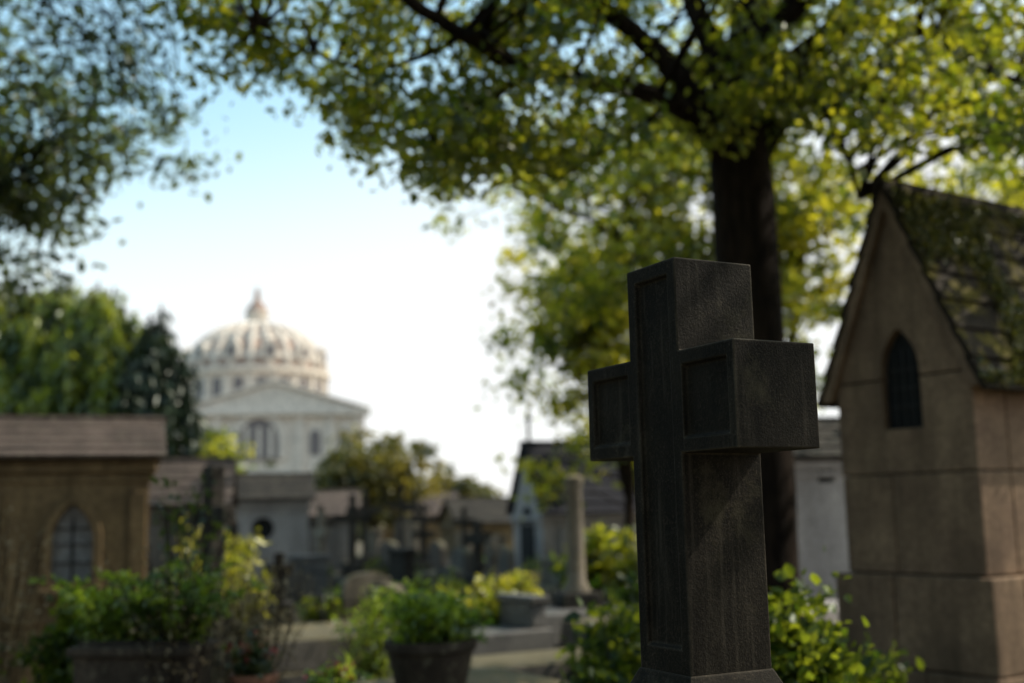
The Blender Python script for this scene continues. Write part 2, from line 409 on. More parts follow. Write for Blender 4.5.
def weeper(name,x,y,h,rx,mat,ns_=230,per=46,size=.085):
    g=group(name,(x,y,0)); t=Tubes(); t.add(smooth_path([(0,0,-.1),(.05,0,h*.5),(0,.05,h*.9)],3,.04),[.2,.17,.15,.12,.08,.05,.03],8)
    P=[];T=[]; ph=rng.random(3)*6.28
    for i in range(ns_):
        a=rng.random()*6.28; u=rng.random()**.6
        rr=rx*u*(1+.18*math.sin(3*a+ph[0])+.12*math.sin(5*a+ph[1]))
        top=h*(1-.5*u**2.2)*(1+.05*math.sin(4*a+ph[2]))-rng.random()*.5
        L=rng.uniform(.5,1.5); bx,by=rr*math.cos(a),rr*math.sin(a)
        t.add([(bx*.3,by*.3,top*.85),(bx*.7,by*.7,top+.08),(bx,by,top-.1)],[.03,.02,.008],4)
        k=per; v=rng.random(k)
        px=bx*(1+.06*v)+rng.normal(size=k)*.08; py=by*(1+.06*v)+rng.normal(size=k)*.08
        pz=top-L*v
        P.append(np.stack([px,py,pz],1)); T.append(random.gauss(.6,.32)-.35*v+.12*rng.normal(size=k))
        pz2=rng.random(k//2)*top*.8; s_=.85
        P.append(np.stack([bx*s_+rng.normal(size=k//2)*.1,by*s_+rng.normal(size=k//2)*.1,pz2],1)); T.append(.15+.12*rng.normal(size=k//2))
    t.obj('trunk_and_branches',M_BARK,g)
    leaves('foliage',np.concatenate(P),np.concatenate(T),size,mat,g,elong=2.6,droop=2.4)
weeper('weeping_conifer',-11.3,25,6.9,2.1,L_CONI,280)
weeper('weeping_conifer',-9.9,24.6,6.6,1.5,L_CONI,220)
weeper('weeping_conifer',-8.6,23.8,6.3,1.45,L_CONI,240)
weeper('weeping_conifer',-13.8,27,7.4,2.2,L_CONI,160)
weeper('cypress_tree',-7.35,23.2,5.6,.75,L_CYP,190,50,.07)

tree('olive_tree',(-4.3,35,0),1.6,.15,ell_clumps((-4.4,35,2.6),(2.1,1.6,1.35),200,.2),50,.4,.12,L_OLIVE,nl=5)
tree('small_tree',(-8.0,30,0),1.6,.1,ell_clumps((-8.0,30,2.6),(.9,.9,1.3),90,.2),50,.35,.1,L_YEL,nl=4)
tree('small_tree',(2.3,24,0),1.6,.1,ell_clumps((2.5,24,2.2),(1.3,.9,1.6),120,.2),50,.35,.1,L_MAIN,nl=4)
tree('small_tree',(-2.1,42,0),1.6,.1,ell_clumps((-2.0,42,1.9),(1.5,.9,1.2),100,.2),50,.35,.12,L_OLIVE,nl=4)

g=group('distant_trees',(0,60,0)); Cd=[]
for k in range(60):
    a=rng.uniform(-1.1,1.1); D=rng.uniform(48,90); cx=math.sin(a)*D; cy=math.cos(a)*D-60
    hh=rng.uniform(2.2,3.8) if -.36<a<.05 else rng.uniform(4,8)
    if -.27<a<-.14: continue
    Cd.append(ell_clumps((cx,cy,hh*.5),(hh*.9,hh*.6,hh*.55),22,.2))
Cd=np.concatenate(Cd); P,T=clump_points(Cd,40,1.1,.7); leaves('foliage',P,T,.38,L_OLIVE,g)
t=Tubes()
for c in Cd[::13]: t.add([(c[0],c[1],-.1),(c[0],c[1],max(c[2],.5))],[.15,.08],6)
t.obj('trunks',M_BARK,g)

# ------------------------------------------------------------------ ground
m,nt,ns,ls=newmat('cemetery_ground'); tc=ns.new('ShaderNodeTexCoord')
n1=nd(ns,'ShaderNodeTexNoise',Scale=.5,Detail=8.,Roughness=.6); ls.new(tc.outputs['Object'],n1.inputs['Vector'])
n2=nd(ns,'ShaderNodeTexNoise',Scale=45.,Detail=5.,Roughness=.7); ls.new(tc.outputs['Object'],n2.inputs['Vector'])
r1=ramp(ns,[(.42,(.15,.115,.08)),(.56,(.045,.05,.018))]); ls.new(n1.outputs[0],r1.inputs[0])
r2=ramp(ns,[(.3,.5),(.7,1.4)]); ls.new(n2.outputs[0],r2.inputs[0])
c=mix(ns,ls,1.,r1.outputs[0],r2.outputs[0],'MULTIPLY')
b=nd(ns,'ShaderNodeBsdfPrincipled',Roughness=.95); ls.new(c,b.inputs['Base Color'])
bm=nd(ns,'ShaderNodeBump',Strength=.8,Distance=.02); ls.new(n2.outputs[0],bm.inputs['Height']); ls.new(bm.outputs[0],b.inputs['Normal'])
o=ns.new('ShaderNodeOutputMaterial'); ls.new(b.outputs[0],o.inputs[0]); M_GROUND=m
mesh_obj('ground',[(-900,-300,0),(900,-300,0),(900,1500,0),(-900,1500,0)],[(0,1,2,3)],M_GROUND)
M_PATH=stone('path_gravel',(.24,.19,.135),(.17,.14,.10),stain=0,bump=.3,scale=2)
mesh_obj('gravel_path',[(-1.9,6,.004),(-1.3,6,.004),(-.3,16,.004),(-1.4,45,.004),(-2.4,45,.004),(-1.0,16,.004)],[(0,1,2,5),(5,2,3,4)],M_PATH)

# ------------------------------------------------------------------ foreground cross
g=group('stone_cross',(.396,2.49,0),-62.3)
hw=.091; hs=.2745; th=.104; zb,za,zt,z0=1.563,1.777,1.978,1.10
out=[(-hw,z0),(hw,z0),(hw,zb),(hs,zb),(hs,za),(hw,za),(hw,zt),(-hw,zt),(-hw,za),(-hs,za),(-hs,zb),(-hw,zb)]
cr=prism('cross_body',g,M_CROSS,out,-th,th)
def panel(x0,x1,za_,zb_):
    d=.011; e=.009
    vs=[(x0,-th-.01,za_),(x1,-th-.01,za_),(x1,-th-.01,zb_),(x0,-th-.01,zb_),(x0+e,-th+d,za_+e),(x1-e,-th+d,za_+e),(x1-e,-th+d,zb_-e),(x0+e,-th+d,zb_-e)]
    return mesh_obj('cutter',vs,[(3,2,1,0),(4,5,6,7),(0,1,5,4),(1,2,6,5),(2,3,7,6),(3,0,4,7)],None,g)
cut(cr,panel(-hw+.026,hw-.026,z0+.06,zt-.028))
cut(cr,panel(hw+.006,hs-.02,zb+.026,za-.026))
cut(cr,panel(-hs+.02,-hw-.006,zb+.026,za-.026))
add_bevel(cr,.0035,3)
fl=.03
vs=[(-hw-fl,-th-fl,1.055),(hw+fl,-th-fl,1.055),(hw+fl,th+fl,1.055),(-hw-fl,th+fl,1.055),(-hw-.002,-th-.002,1.115),(hw+.002,-th-.002,1.115),(hw+.002,th+.002,1.115),(-hw-.002,th+.002,1.115)]
mesh_obj('cross_foot',vs,[(0,3,2,1),(4,5,6,7),(0,1,5,4),(1,2,6,5),(2,3,7,6),(3,0,4,7)],M_CROSS,g,.004)
box('pedestal',g,M_CROSS,(0,0,.78),(.36,.38,.55),.01,taper=.93)
box('pedestal_base',g,M_CROSS,(0,0,.44),(.52,.54,.13),.012)
box('tomb_slab',g,M_CROSS,(0,-.62,.29),(.95,1.95,.16),.015)
box('tomb_kerb',g,M_DARKST,(0,-.62,.1),(1.05,2.1,.22),.015)

# ------------------------------------------------------------------ right mausoleum
g=group('gothic_mausoleum',(2.53,7.40,0),-56.6)
W=1.06; hwm=W/2; D=1.75; GAP=.009
def course(z0_,z1_,w,y0,y1,splits,ysplit,bev=.011):
    hw_=w/2; xs=[-hw_]+splits+[hw_]; obs=[]
    for i in range(len(xs)-1):
        obs.append(box('front_block',g,M_OCHRE,((xs[i]+xs[i+1])/2,y0+.16+random.uniform(-.004,.004),(z0_+z1_)/2),(xs[i+1]-xs[i]-GAP,.32,z1_-z0_-GAP),bev))
    ys=[y0+.325]+ysplit+[y1]
    for sx in (-1,1):
        for i in range(len(ys)-1):
            box('side_block',g,M_OCHRE,(sx*(hw_-.112+random.uniform(-.004,.004)),(ys[i]+ys[i+1])/2,(z0_+z1_)/2),(.22,ys[i+1]-ys[i]-GAP,z1_-z0_-GAP),bev)
    return obs
course(0,.42,W+.16,-.08,D,[.1],[.9]); course(.42,1.0,W+.13,-.06,D,[-.12],[1.1])
c1=course(1.0,1.64,W,0,D,[-.12],[1.0]); c2=course(1.64,2.26,W,0,D,[],[.8])
core=box('inner_core',g,M_DARKST,(0,D/2+.01,1.12),(W-.05,D-.06,2.23),0)
gab=prism('front_gable',g,M_OCHRE,[(-hwm,2.268),(hwm,2.268),(0,3.46)],0,.3,.006)
prism('rear_gable',g,M_OCHRE,[(-hwm,2.262),(hwm,2.262),(0,3.46)],D-.3,D,.006)
for sx in (-1,1):
    prism('gable_coping',g,M_OCHRE,[(sx*(hwm+.09),2.15),(sx*(hwm+.015),2.15),(sx*-.0,3.40),(0,3.56)],-.055,-.002,.006)
A=gothic(0,1.93,.30,2.3,.29)
cu=prism('cutter',g,None,A,-.2,.26); cut(gab,cu); add_bevel(gab,.005,2)
cu=prism('cutter',g,None,A,-.2,.26); cut(c2[0],cu); add_bevel(c2[0],.007,2)
cu=prism('cutter',g,None,A,-.2,.27); cut(core,cu)
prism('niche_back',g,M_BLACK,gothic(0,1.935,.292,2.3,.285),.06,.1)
for i in (-1,0,1): box('grille_bar',g,M_IRON,(i*.065,.045,2.2),(.010,.010,.5),0)
for zz in (2.08,2.2,2.32): box('grille_rail',g,M_IRON,(0,.045,zz),(.24,.008,.010),0)
sl=math.atan2(1.2,hwm)
nrow=7; Lr=math.hypot(1.2,hwm)+.2
for sx in (-1,1):
    for r in range(nrow):
        s0=Lr*r/nrow; s1=Lr*(r+1)/nrow+.03
        def pt(s,h): return (sx*(s*math.cos(sl)+h*math.sin(sl)), 3.52-s*math.sin(sl)+h*math.cos(sl))
        jit=random.uniform(0,.01)
        poly=[pt(s0,.0),pt(s1,.015+jit),pt(s1,.055+jit),pt(s0,.035)]
        nn=3; ys=[-.065]+[ -.075+(D+.15)*(k+random.uniform(-.12,.12))/nn for k in range(1,nn)]+[D+.075]
        for k in range(nn): prism('roof_slab',g,M_ROOFMOSS,poly,ys[k]+.002,ys[k+1]-.002,.006)
prism('ridge_cap',g,M_ROOFMOSS,[(-.08,3.44),(-.035,3.6),(.035,3.6),(.08,3.44),(0,3.56)],-.08,D+.09,.006)
for sx in (-1,1):
    box('eaves_cornice',g,M_OCHRE,(sx*(hwm+.035),D/2+.01,2.215),(.07,D-.03,.085),.01)
P=[]
for _ in range(15000):
    s=rng.uniform(.05,Lr); y=rng.uniform(-.05,D)
    if math.sin(4.6*s+2.1*y)+math.sin(5*y-3.2*s+1)+.6*math.sin(9*y+3*s)+rng.normal()*.3<.2: continue
    h=.05+rng.random()*.03
    P.append((s*math.cos(sl)+h*math.sin(sl),y,3.52-s*math.sin(sl)+h*math.cos(sl)))
P=np.array(P); leaves('moss',P,.45+.3*rng.normal(size=len(P)),.026,L_MOSS,g,updir=.6,elong=1)

# ------------------------------------------------------------------ other mausoleums
def house_tomb(name,loc,rz,w,d,eave,ridge,wall,roof,ridge_dir='x',over=.1,rows=4,cornice=True):
    g=group(name,loc,rz)
    box('plinth',g,wall,(0,0,.12),(w+.1,d+.1,.25),.012)
    wl=box('walls',g,wall,(0,0,(eave+.245)/2),(w,d,eave-.245),.006)
    if ridge_dir=='x':
        prism('gable_wall',g,wall,[(-d/2,eave-.002),(d/2,eave-.002),(0,ridge-.06)],-w/2+.003,w/2-.003,axis='x')
        half=d/2+over; ln=w/2+over
    else:
        prism('gable_wall',g,wall,[(-w/2,eave-.002),(w/2,eave-.002),(0,ridge-.06)],-d/2+.003,d/2-.003)
        half=w/2+over; ln=d/2+over
    rise=ridge-eave; a=math.atan2(rise,half-over*.3); L=math.hypot(rise,half)
    for sx in (-1,1):
        for r in range(rows):
            s0=L*r/rows; s1=L*(r+1)/rows+.03
            f=lambda s,h:(sx*(s*math.cos(a)+h*math.sin(a)),ridge-s*math.sin(a)+h*math.cos(a))
            prism('roof_course',g,roof,[f(s0,0),f(s1,.014),f(s1,.055),f(s0,.03)],-ln,ln,.006,axis='x' if ridge_dir=='x' else 'y')
    rp=[(-.07,ridge-.02),(-.05,ridge+.07),(.05,ridge+.07),(.07,ridge-.02)]
    prism('ridge_cap',g,roof,rp,-ln-.01,ln+.01,.01,axis='x' if ridge_dir=='x' else 'y')
    if cornice:
        box('cornice',g,wall,(0,0,eave-.09),(w+.12,d+.12,.09),.015)
        box('cornice_lower',g,wall,(0,0,eave-.19),(w+.05,d+.05,.06),.01)
    return g,wl
g,wl=house_tomb('ochre_mausoleum',(-4.98,10.45,0),19,3.1,1.4,2.0,2.36,M_SAND,M_ROOFGREY,'x',.14,5)
cx=.92; F=-.7
cu=prism('cutter',g,None,gothic(cx,.92,.34,1.28,.31),F-.3,F+.2); cut(wl,cu); add_bevel(wl,.006)
ring_prism('window_moulding',g,M_SAND,gothic(cx,.86,.50,1.28,.42),gothic(cx,.92,.338,1.28,.308),F-.06,F+.04,.012)
prism('window_glass',g,M_GLASS,gothic(cx,.922,.336,1.28,.306),F+.14,F+.17)
box('mullion',g,M_IRON,(cx,F+.12,1.2),(.018,.02,.54),0)
for zz in (1.08,1.24,1.38): box('glazing_bar',g,M_IRON,(cx,F+.12,zz),(.3,.015,.012),0)
box('window_sill',g,M_SAND,(cx,F-.04,.84),(.52,.14,.06),.01)
for xx in (-1.4,.3,1.46): box('pilaster',g,M_SAND,(xx,F-.02,.97),(.14,.05,1.45),.008)
box('string_course',g,M_SAND,(0,F-.013,.6),(3.08,.03,.05),.006)
g,wl=house_tomb('grey_mausoleum',(-4.35,14.9,0),10,1.2,1.1,1.62,2.16,M_LIME,M_ROOFGREY,'x',.1,5)
g,wl=house_tomb('grey_mausoleum',(-4.5,20.4,0),14,1.55,1.3,1.75,2.15,M_PALE,M_DARKST,'x',.12,3)
cu=revolve('cutter',g,None,[(.19,0),(.19,.4)],20); cu.rotation_euler=(math.radians(90),0,0); cu.location=(.0,-.5,1.25); cut(wl,cu)
r=revolve('round_window',g,M_BLACK,[(.188,0),(.188,.02)],20); r.rotation_euler=(math.radians(90),0,0); r.location=(0,-.56,1.25)
house_tomb('grey_mausoleum',(-4.1,25.5,0),10,1.1,1.2,1.45,1.95,M_LIME,M_ROOFGREY,'x',.1,3)
house_tomb('grey_mausoleum',(-.9,28,0),20,1.5,1.5,1.2,1.75,M_SAND,M_DARKST,'x',.1,3)
house_tomb('grey_mausoleum',(-3.2,38,0),5,2.4,1.6,1.4,2.1,M_SAND,M_ROOFGREY,'x',.1,3)
g,wl=house_tomb('pale_mausoleum',(3.75,13.6,0),12,2.1,1.4,1.98,2.42,M_PALE,M_DARKST,'x',.12,4)
cu=box('cutter',g,None,(-.42,-.7,1.78),(.2,.3,.16),0); cut(wl,cu); box('vent',g,M_BLACK,(-.42,-.62,1.78),(.196,.02,.156),0)
g,wl=house_tomb('slate_chapel',(1.02,20.6,0),22,1.75,1.35,1.42,2.62,M_PALE,M_SLATE,'x',.1,7)
prism('door',g,M_BLACK,[(p[0],p[1]) for p in gothic(0,.25,.6,1.1,.45)],-.90,-.872,axis='x')
box('finial_shaft',g,M_DARKST,(-.82,0,2.92),(.05,.05,.6),.006); box('finial_arms',g,M_DARKST,(-.82,0,3.08),(.052,.24,.05),.006)
for i in (-1,1): box('buttress',g,M_PALE,(i*.5,-.72,.6),(.14,.12,1.1),.01)

# ------------------------------------------------------------------ domed church
g=group('domed_basilica',(-23.6,104,0),8)
R=6.2; DB=14.4; DH=4.6
prof=[(R*math.cos(math.radians(t)),DB+DH*math.sin(math.radians(t))) for t in range(0,84,6)]
revolve('dome',g,M_DOMER,prof,48)
t=Tubes()
for k in range(24):
    a=2*math.pi*k/24
    pts=[((r_+.08)*math.cos(a),(r_+.08)*math.sin(a),z_+.05) for r_,z_ in prof]
    t.add(pts,[.28]*len(pts),6)
t.obj('dome_ribs',M_DOMEW,g)
for tt,rr in ((14,.25),(40,.25),(60,.25)):
    rad=R*math.cos(math.radians(tt)); zz=DB+DH*math.sin(math.radians(tt))
    revolve('dome_band',g,M_DOMEW,[(rad-.4,zz-rr),(rad+.25,zz-rr),(rad+.1,zz+rr),(rad-.6,zz+rr)],48)
for k in range(12):
    a=2*math.pi*(k+.5)/12
    d_=prism('dormer',g,M_DOMEW,roundarch(0,DB+.7,1.3,DB+1.7),-R-.25,-R+1.4); d_.rotation_euler=(0,0,a)
    e_=prism('dormer_window',g,M_DWIN,roundarch(0,DB+.9,.7,DB+1.6),-R-.3,-R-.2); e_.rotation_euler=(0,0,a)
revolve('drum_cornice',g,M_DOMEW,[(R-.2,DB-.5),(R+.55,DB-.4),(R+.55,DB),(R-.3,DB+.2)],48)
revolve('drum',g,M_DOMEW,[(R+.1,8),(R+.1,DB-.45)],48)
for k in range(20):
    a=2*math.pi*(k+.5)/20
    w_=prism('drum_window',g,M_DWIN,roundarch(0,11.8,.9,13.1),-R-.16,-R+.1); w_.rotation_euler=(0,0,a)
    c_=box('drum_pilaster',g,M_DOMEW,(0,-R-.2,12.4),(.4,.3,2.8),0); c_.rotation_euler=(0,0,a+math.pi/20)
revolve('lantern',g,M_DOMEW,[(1.5,18.6),(1.5,19.0),(1.0,19.1),(.95,19.9),(1.2,20.0),(1.1,20.2)],16)
revolve('lantern_cap',g,M_DOMER,[(1.05,20.18),(.85,20.7),(.4,21.2),(.2,21.7),(.28,21.9),(.06,22.6)],16)
box('nave',g,M_DOMEW,(2.2,-1,5.1),(15.2,15,10.2),.05)
prism('pediment',g,M_DOMEW,[(-5.6,10.3),(10.0,10.3),(2.2,12.6)],-8.7,-7.2,.05)
prism('pediment_roof',g,M_DOMEW,[(-5.9,10.3),(-5.9,10.5),(2.2,12.95),(10.3,10.5),(10.3,10.3),(2.2,12.6)],-9.0,-7.0,.05)
box('cornice',g,M_DOMEW,(2.2,-8.3,10.1),(16.2,1.6,.5),.05)
prism('tympanum_arch',g,M_DWIN,roundarch(1.0,6.2,3.4,8.0),-8.62,-8.45)
ring_prism('arch_moulding',g,M_DOMEW,roundarch(1.0,6.2,4.4,8.0),roundarch(1.0,6.2,3.3,8.0),-8.8,-8.4)
for xx in (-4.9,-2.4,4.4,6.9,9.2): box('pilaster',g,M_DOMEW,(xx,-8.6,5.5),(.6,.4,9.0),.03)
for xx in (0,1,2): box('window_mullion',g,M_DOMEW,(xx,-8.64,7.6),(.35,.12,2.6),.01)
for xx in (-3.65,5.65,8.05): prism('arched_window',g,M_DWIN,roundarch(xx,6.5,.9,8.2),-8.56,-8.4)

# ------------------------------------------------------------------ graves
def cross_mon(g,x,y,z,h,t,mat,arm=.55):
    hw=t/2; aw=h*arm/2; zc=z+h*.66
    pts=[(-hw,z),(hw,z),(hw*.9,zc-hw),(aw,zc-hw),(aw,zc+hw),(hw*.9,zc+hw),(hw*.9,z+h),(-hw*.9,z+h),(-hw*.9,zc+hw),(-aw,zc+hw),(-aw,zc-hw),(-hw*.9,zc-hw)]
    o=prism('cross',g,mat,[(x+p[0],p[1]) for p in pts],y-hw*.8,y+hw*.8,.008); return o
def grave(x,y,rz,w=.9,l=1.9,h=.35,mat=M_GRAVE,head='stele',hh=.7):
    g=group('grave',(x,y,0),rz)
    box('kerb',g,mat,(0,0,h*.25),(w+.12,l+.12,h*.5),.012)
    box('slab',g,mat,(0,0,h*.75+.002),(w,l,h*.5-.004),.012,taper=.96)
    yb=l/2-.12
    if head=='stele':
        pts=[(-w*.36,h)]+[(-w*.36+w*.36*(1-math.cos(math.pi*i/10)), h+hh*.72+hh*.28*math.sin(math.pi*i/10)) for i in range(11)]+[(w*.36,h)]
        prism('headstone',g,mat,pts,yb-.07,yb+.07,.01)
    elif head=='block':
        box('headstone',g,mat,(0,yb,h+hh/2),(w*.7,.16,hh),.015,taper=.94); box('headstone_cap',g,mat,(0,yb,h+hh+.03),(w*.76,.2,.06),.01)
    elif head=='cross':
        box('cross_base',g,mat,(0,yb,h+.11),(.36,.3,.22),.012,taper=.85); cross_mon(g,0,yb,h+.2,hh,.12,mat)
    return g
specs=[(-1.4,12.5,30,'stele',M_GRAVE2,.5),(-.35,13.2,-60,'flat',M_GRAVE2,0),(.5,14.2,-60,'block',M_GRAVE,.35),(1.3,12.6,-55,'flat',M_GRAVE,0),
 (-3.1,13.0,20,'cross',M_DARKST,.9),(-2.2,15.5,-60,'block',M_DARKST,.5),(-3.6,17.5,-60,'cross',M_GRAVE2,1.),(-2.5,18.5,20,'cross',M_DARKST,1.15),
 (-.9,17.5,-60,'stele',M_GRAVE3,.6),(.2,17.2,-60,'flat',M_GRAVE2,0),(-1.6,20.5,10,'cross',M_DARKST,.8),(-.3,21,-60,'stele',M_GRAVE3,.5),
 (-2.9,22.5,10,'cross',M_DARKST,1.4),(-1.7,24.5,-60,'block',M_GRAVE2,.6),(.0,25,-30,'cross',M_GRAVE,.9),(-3.3,28.5,-60,'stele',M_GRAVE3,.8),
 (-2.2,31,-60,'block',M_GRAVE2,.7),(-.4,33,-60,'cross',M_GRAVE2,1.1),(1.9,16.0,-60,'stele',M_GRAVE3,.6),(2.7,11.2,-57,'flat',M_PALE,0),
 (-5.4,8.2,5,'flat',M_GRAVE2,0),(-2.9,10.3,10,'block',M_GRAVE2,.3),(-2.0,10.6,-60,'flat',M_GRAVE3,0),(-3.4,34,0,'stele',M_GRAVE3,1.0),(1.25,10.6,-58,'flat',M_GRAVE3,0),
 (-.6,10.2,-58,'block',M_GRAVE,.22),(2.5,10,-57,'block',M_GRAVE2,.4),
 (-1.15,14.9,-60,'cross',M_DARKST,.7),(-2.6,13.9,15,'stele',M_GRAVE3,.45),(-.1,15.6,-60,'block',M_GRAVE2,.3),(-1.9,17.0,-60,'flat',M_GRAVE,0),(-1.0,19.2,-60,'block',M_GRAVE2,.5),
 (-2.1,21.8,-60,'stele',M_GRAVE3,.6),(-3.5,20.9,10,'cross',M_DARKST,1.0),(-1.0,22.6,0,'cross',M_DARKST,.9),(-2.3,26.5,5,'cross',M_DARKST,1.3),(-1.2,27.5,-60,'stele',M_GRAVE3,.7),(-2.9,25,-60,'block',M_GRAVE2,.7),
 (-1.75,9.6,-60,'stele',M_GRAVE3,.38),(.2,9.1,-60,'flat',M_GRAVE3,0),
 (.35,11.7,-58,'flat',M_GRAVE,0),(-.75,11.6,-58,'block',M_DARKST,.25),(-1.85,12.2,-62,'flat',M_GRAVE2,0),(-2.5,11.9,10,'cross',M_DARKST,.55),(-.9,13.3,-60,'cross',M_GRAVE3,.45),
 (-1.5,16.0,-60,'stele',M_GRAVE3,.4),(-2.9,16.3,15,'block',M_GRAVE,.5),(-.5,18.6,5,'cross',M_DARKST,.75),(-1.5,18.2,-60,'stele',M_GRAVE3,.55),(-2.8,19.6,-60,'stele',M_GRAVE3,.7),(.6,19.0,-60,'block',M_GRAVE2,.4),
 (-.2,23.4,-60,'block',M_GRAVE3,.5),(-1.9,23.0,5,'cross',M_DARKST,1.0),(-3.6,23.2,-60,'block',M_GRAVE2,.8),(-.6,30,-60,'stele',M_GRAVE3,.8),(-3.0,30.5,10,'cross',M_DARKST,1.6),(-1.5,34,10,'cross',M_DARKST,1.4)]
for x,y,rz,hd,mt,hh in specs: grave(x,y,rz+random.uniform(-4,4),head=hd,mat=mt,hh=hh,h=random.uniform(.28,.5),l=random.uniform(1.5,1.9),w=random.uniform(.75,.9))
grave(-.62,7.1,-58,.9,1.7,.42,M_GRAVE2,'flat'); grave(-2.05,6.3,-62,1.0,1.6,.45,M_DARKST,'flat')
g=group('weathered_cross',(-2.42,9.2,0),-42); box('base',g,M_LIME,(0,0,.2),(.5,.45,.4),.02); box('socle',g,M_DARKST,(0,0,.55),(.3,.28,.32),.015,taper=.85); cross_mon(g,0,0,.7,1.16,.15,M_DARKST,.40)
g=group('column_monument',(.62,12.1,0),15)
box('step',g,M_GRAVE2,(0,0,.12),(.8,.8,.24),.02); box('pedestal',g,M_DARKST,(0,0,.42),(.5,.5,.38),.02,taper=.8)
revolve('column',g,M_GRAVE2,[(.14,.6),(.14,.66),(.095,.72),(.088,1.2),(.08,1.7),(.10,1.74),(.10,1.79),(.05,1.82)],20)
def railing(x,y,rz,w,l,h=.55):
    g=group('iron_railing',(x,y,0),rz); t=Tubes()
    cs=[(-w/2,-l/2),(w/2,-l/2),(w/2,l/2),(-w/2,l/2)]
    for i in range(4):
        a=Vector((*cs[i],0)); b_=Vector((*cs[(i+1)%4],0)); n=int((b_-a).length/.11)
        for k in range(n+1):
            p=a.lerp(b_,k/n); t.add([p,p+Vector((0,0,h)),p+Vector((0,0,h+.06))],[.008,.008,.001],4)
        for zz in (.1,h-.05): t.add([a+Vector((0,0,zz)),b_+Vector((0,0,zz))],[.01,.01],4)
        t.add([a,a+Vector((0,0,h+.08))],[.018,.018],6)
    t.obj('bars',M_IRON,g)
railing(-1.55,13.6,-60,1.0,1.9); railing(-.1,12.2,-60,1.0,1.9); railing(-2.4,17.2,-60,1.0,1.9,.7); railing(1.2,17.2,-60,1,1.9,.7)

# ------------------------------------------------------------------ planters & plants
def bush(name,loc,r,n,size,mat,stems=10,per=40,clr=.12,elong=1.5,updir=0.,flat=.8,parent=None):
    g=parent or group(name,loc)
    off=np.array((0,0,0)) if not parent else np.array(loc)
    C=ell_clumps(off,r,n,.3); C=C[C[:,2]>off[2]-r[2]*.9]
    P,T=clump_points(C,per,clr,flat); leaves('foliage',P,T,size,mat,g,elong=elong,updir=updir)
    t=Tubes()
    for c in C[::max(1,len(C)//stems)]:
        b0=Vector((off[0]+c[0]*.1-off[0]*.1,off[1],off[2]-r[2])); q=Vector(c); t.add([b0,b0.lerp(q,.5)+Vector((0,0,.03)),q],[.008,.006,.003],4)
    t.obj('stems',M_BARK,g); return g
def pot(g,r,h,z,mat,sq=False):
    revolve('pot',g,mat,[(r*.72,z),(r*.78,z+.03),(r*.92,z+h*.75),(r,z+h*.8),(r*1.02,z+h),(r*.9,z+h),(r*.88,z+h-.04)],4 if sq else 24)
g=group('potted_bush',(-.53,7.05,0)); pot(g,.28,.28,.42,M_POT); bush('x',(0,0,.80),(.25,.25,.15),60,.030,L_BRIGHT,parent=g,clr=.1,per=60)
g=group('stone_planter',(-1.98,6.2,0),-8)
box('trough',g,M_POT,(0,0,.60),(.6,.32,.30),.02,taper=1.08); box('trough_rim',g,M_POT,(0,0,.775),(.68,.40,.05),.012); box('soil',g,M_DARKST,(0,0,.81),(.6,.30,.03),.005)
P=[];T=[];t=Tubes()
for k in range(105):
    a=random.random()*6.28; L=random.uniform(.2,.62); x0=random.uniform(-.3,.3); y0=random.uniform(-.1,.1)
    pts=[]; ff=random.uniform(1.1,1.5)
    for i in range(7):
        u=i/6; pts.append(Vector((x0+math.cos(a)*L*u*.75,y0+math.sin(a)*L*u*.6,.82+L*(ff*u-.8*u*u))))
    t.add(pts,[.004]*7,3); tt=random.gauss(.5,.35)
    for i in range(1,7):
        for q in range(6):
            p=pts[i-1].lerp(pts[i],q/6); w=.05*(1-i/8)
            P.append((p.x+random.uniform(-w,w),p.y+random.uniform(-w,w),p.z+random.uniform(-.01,.01))); T.append(tt+random.gauss(0,.1))
t.obj('fern_stems',M_BARK,g); leaves('fern_fronds',np.array(P),np.array(T),.022,L_BRIGHT,g,elong=2)
def tall_plant(name,loc,n,h,spread,mat,size=.03,dens=14,stem=.004):
    g=group(name,loc); t=Tubes(); P=[];T=[]
    for k in range(n):
        a=random.random()*6.28; H=h*random.uniform(.6,1.05); s=spread*random.uniform(.1,1)
        pts=smooth_path([(math.cos(a)*s*.2,math.sin(a)*s*.2,0),(math.cos(a)*s*.5,math.sin(a)*s*.5,H*.55),(math.cos(a)*s,math.sin(a)*s,H)],3,.012)
        t.add(pts,[stem]*len(pts),3); tt=random.gauss(.5,.2)
        for p in pts[2:]:
            for q in range(dens): P.append((p.x+random.gauss(0,.03),p.y+random.gauss(0,.03),p.z+random.gauss(0,.05))); T.append(tt+random.gauss(0,.15))
    t.obj('stems',M_BARK,g); leaves('foliage',np.array(P),np.array(T),size,mat,g,elong=2.)
tall_plant('weed_stems',(-1.9,6.6,.4),16,1.2,.4,L_DARK,.03,4)
tall_plant('lime_shrub',(-2.75,10.4,0),15,1.4,.45,L_YELBR,.04,8)
tall_plant('lime_shrub',(-2.4,9.7,0),16,1.2,.45,L_YELBR,.04,8)
tall_plant('golden_rod_plant',(-.1,11.2,0),26,.75,.35,L_YELBR,.045,12)
tall_plant('dry_weeds',(-1.5,6.9,.3),40,.8,.45,L_DRY,.012,6,.003)
tall_plant('dry_weeds',(-1.95,7.9,.1),60,.95,.5,L_DRY,.016,5,.004)
tall_plant('dry_weeds',(-3.1,6.9,0),34,1.5,.35,L_DRY,.014,4,.003)
tall_plant('dry_weeds',(-1.75,6.0,.45),26,.85,.4,L_DRY,.01,4,.003)
tall_plant('hedge_plants',(1.0,13.5,0),40,1.1,.6,L_MAIN,.06,12)
bush('shrub',(-2.75,7.3,.60),(.28,.3,.36),50,.04,L_LAUREL)
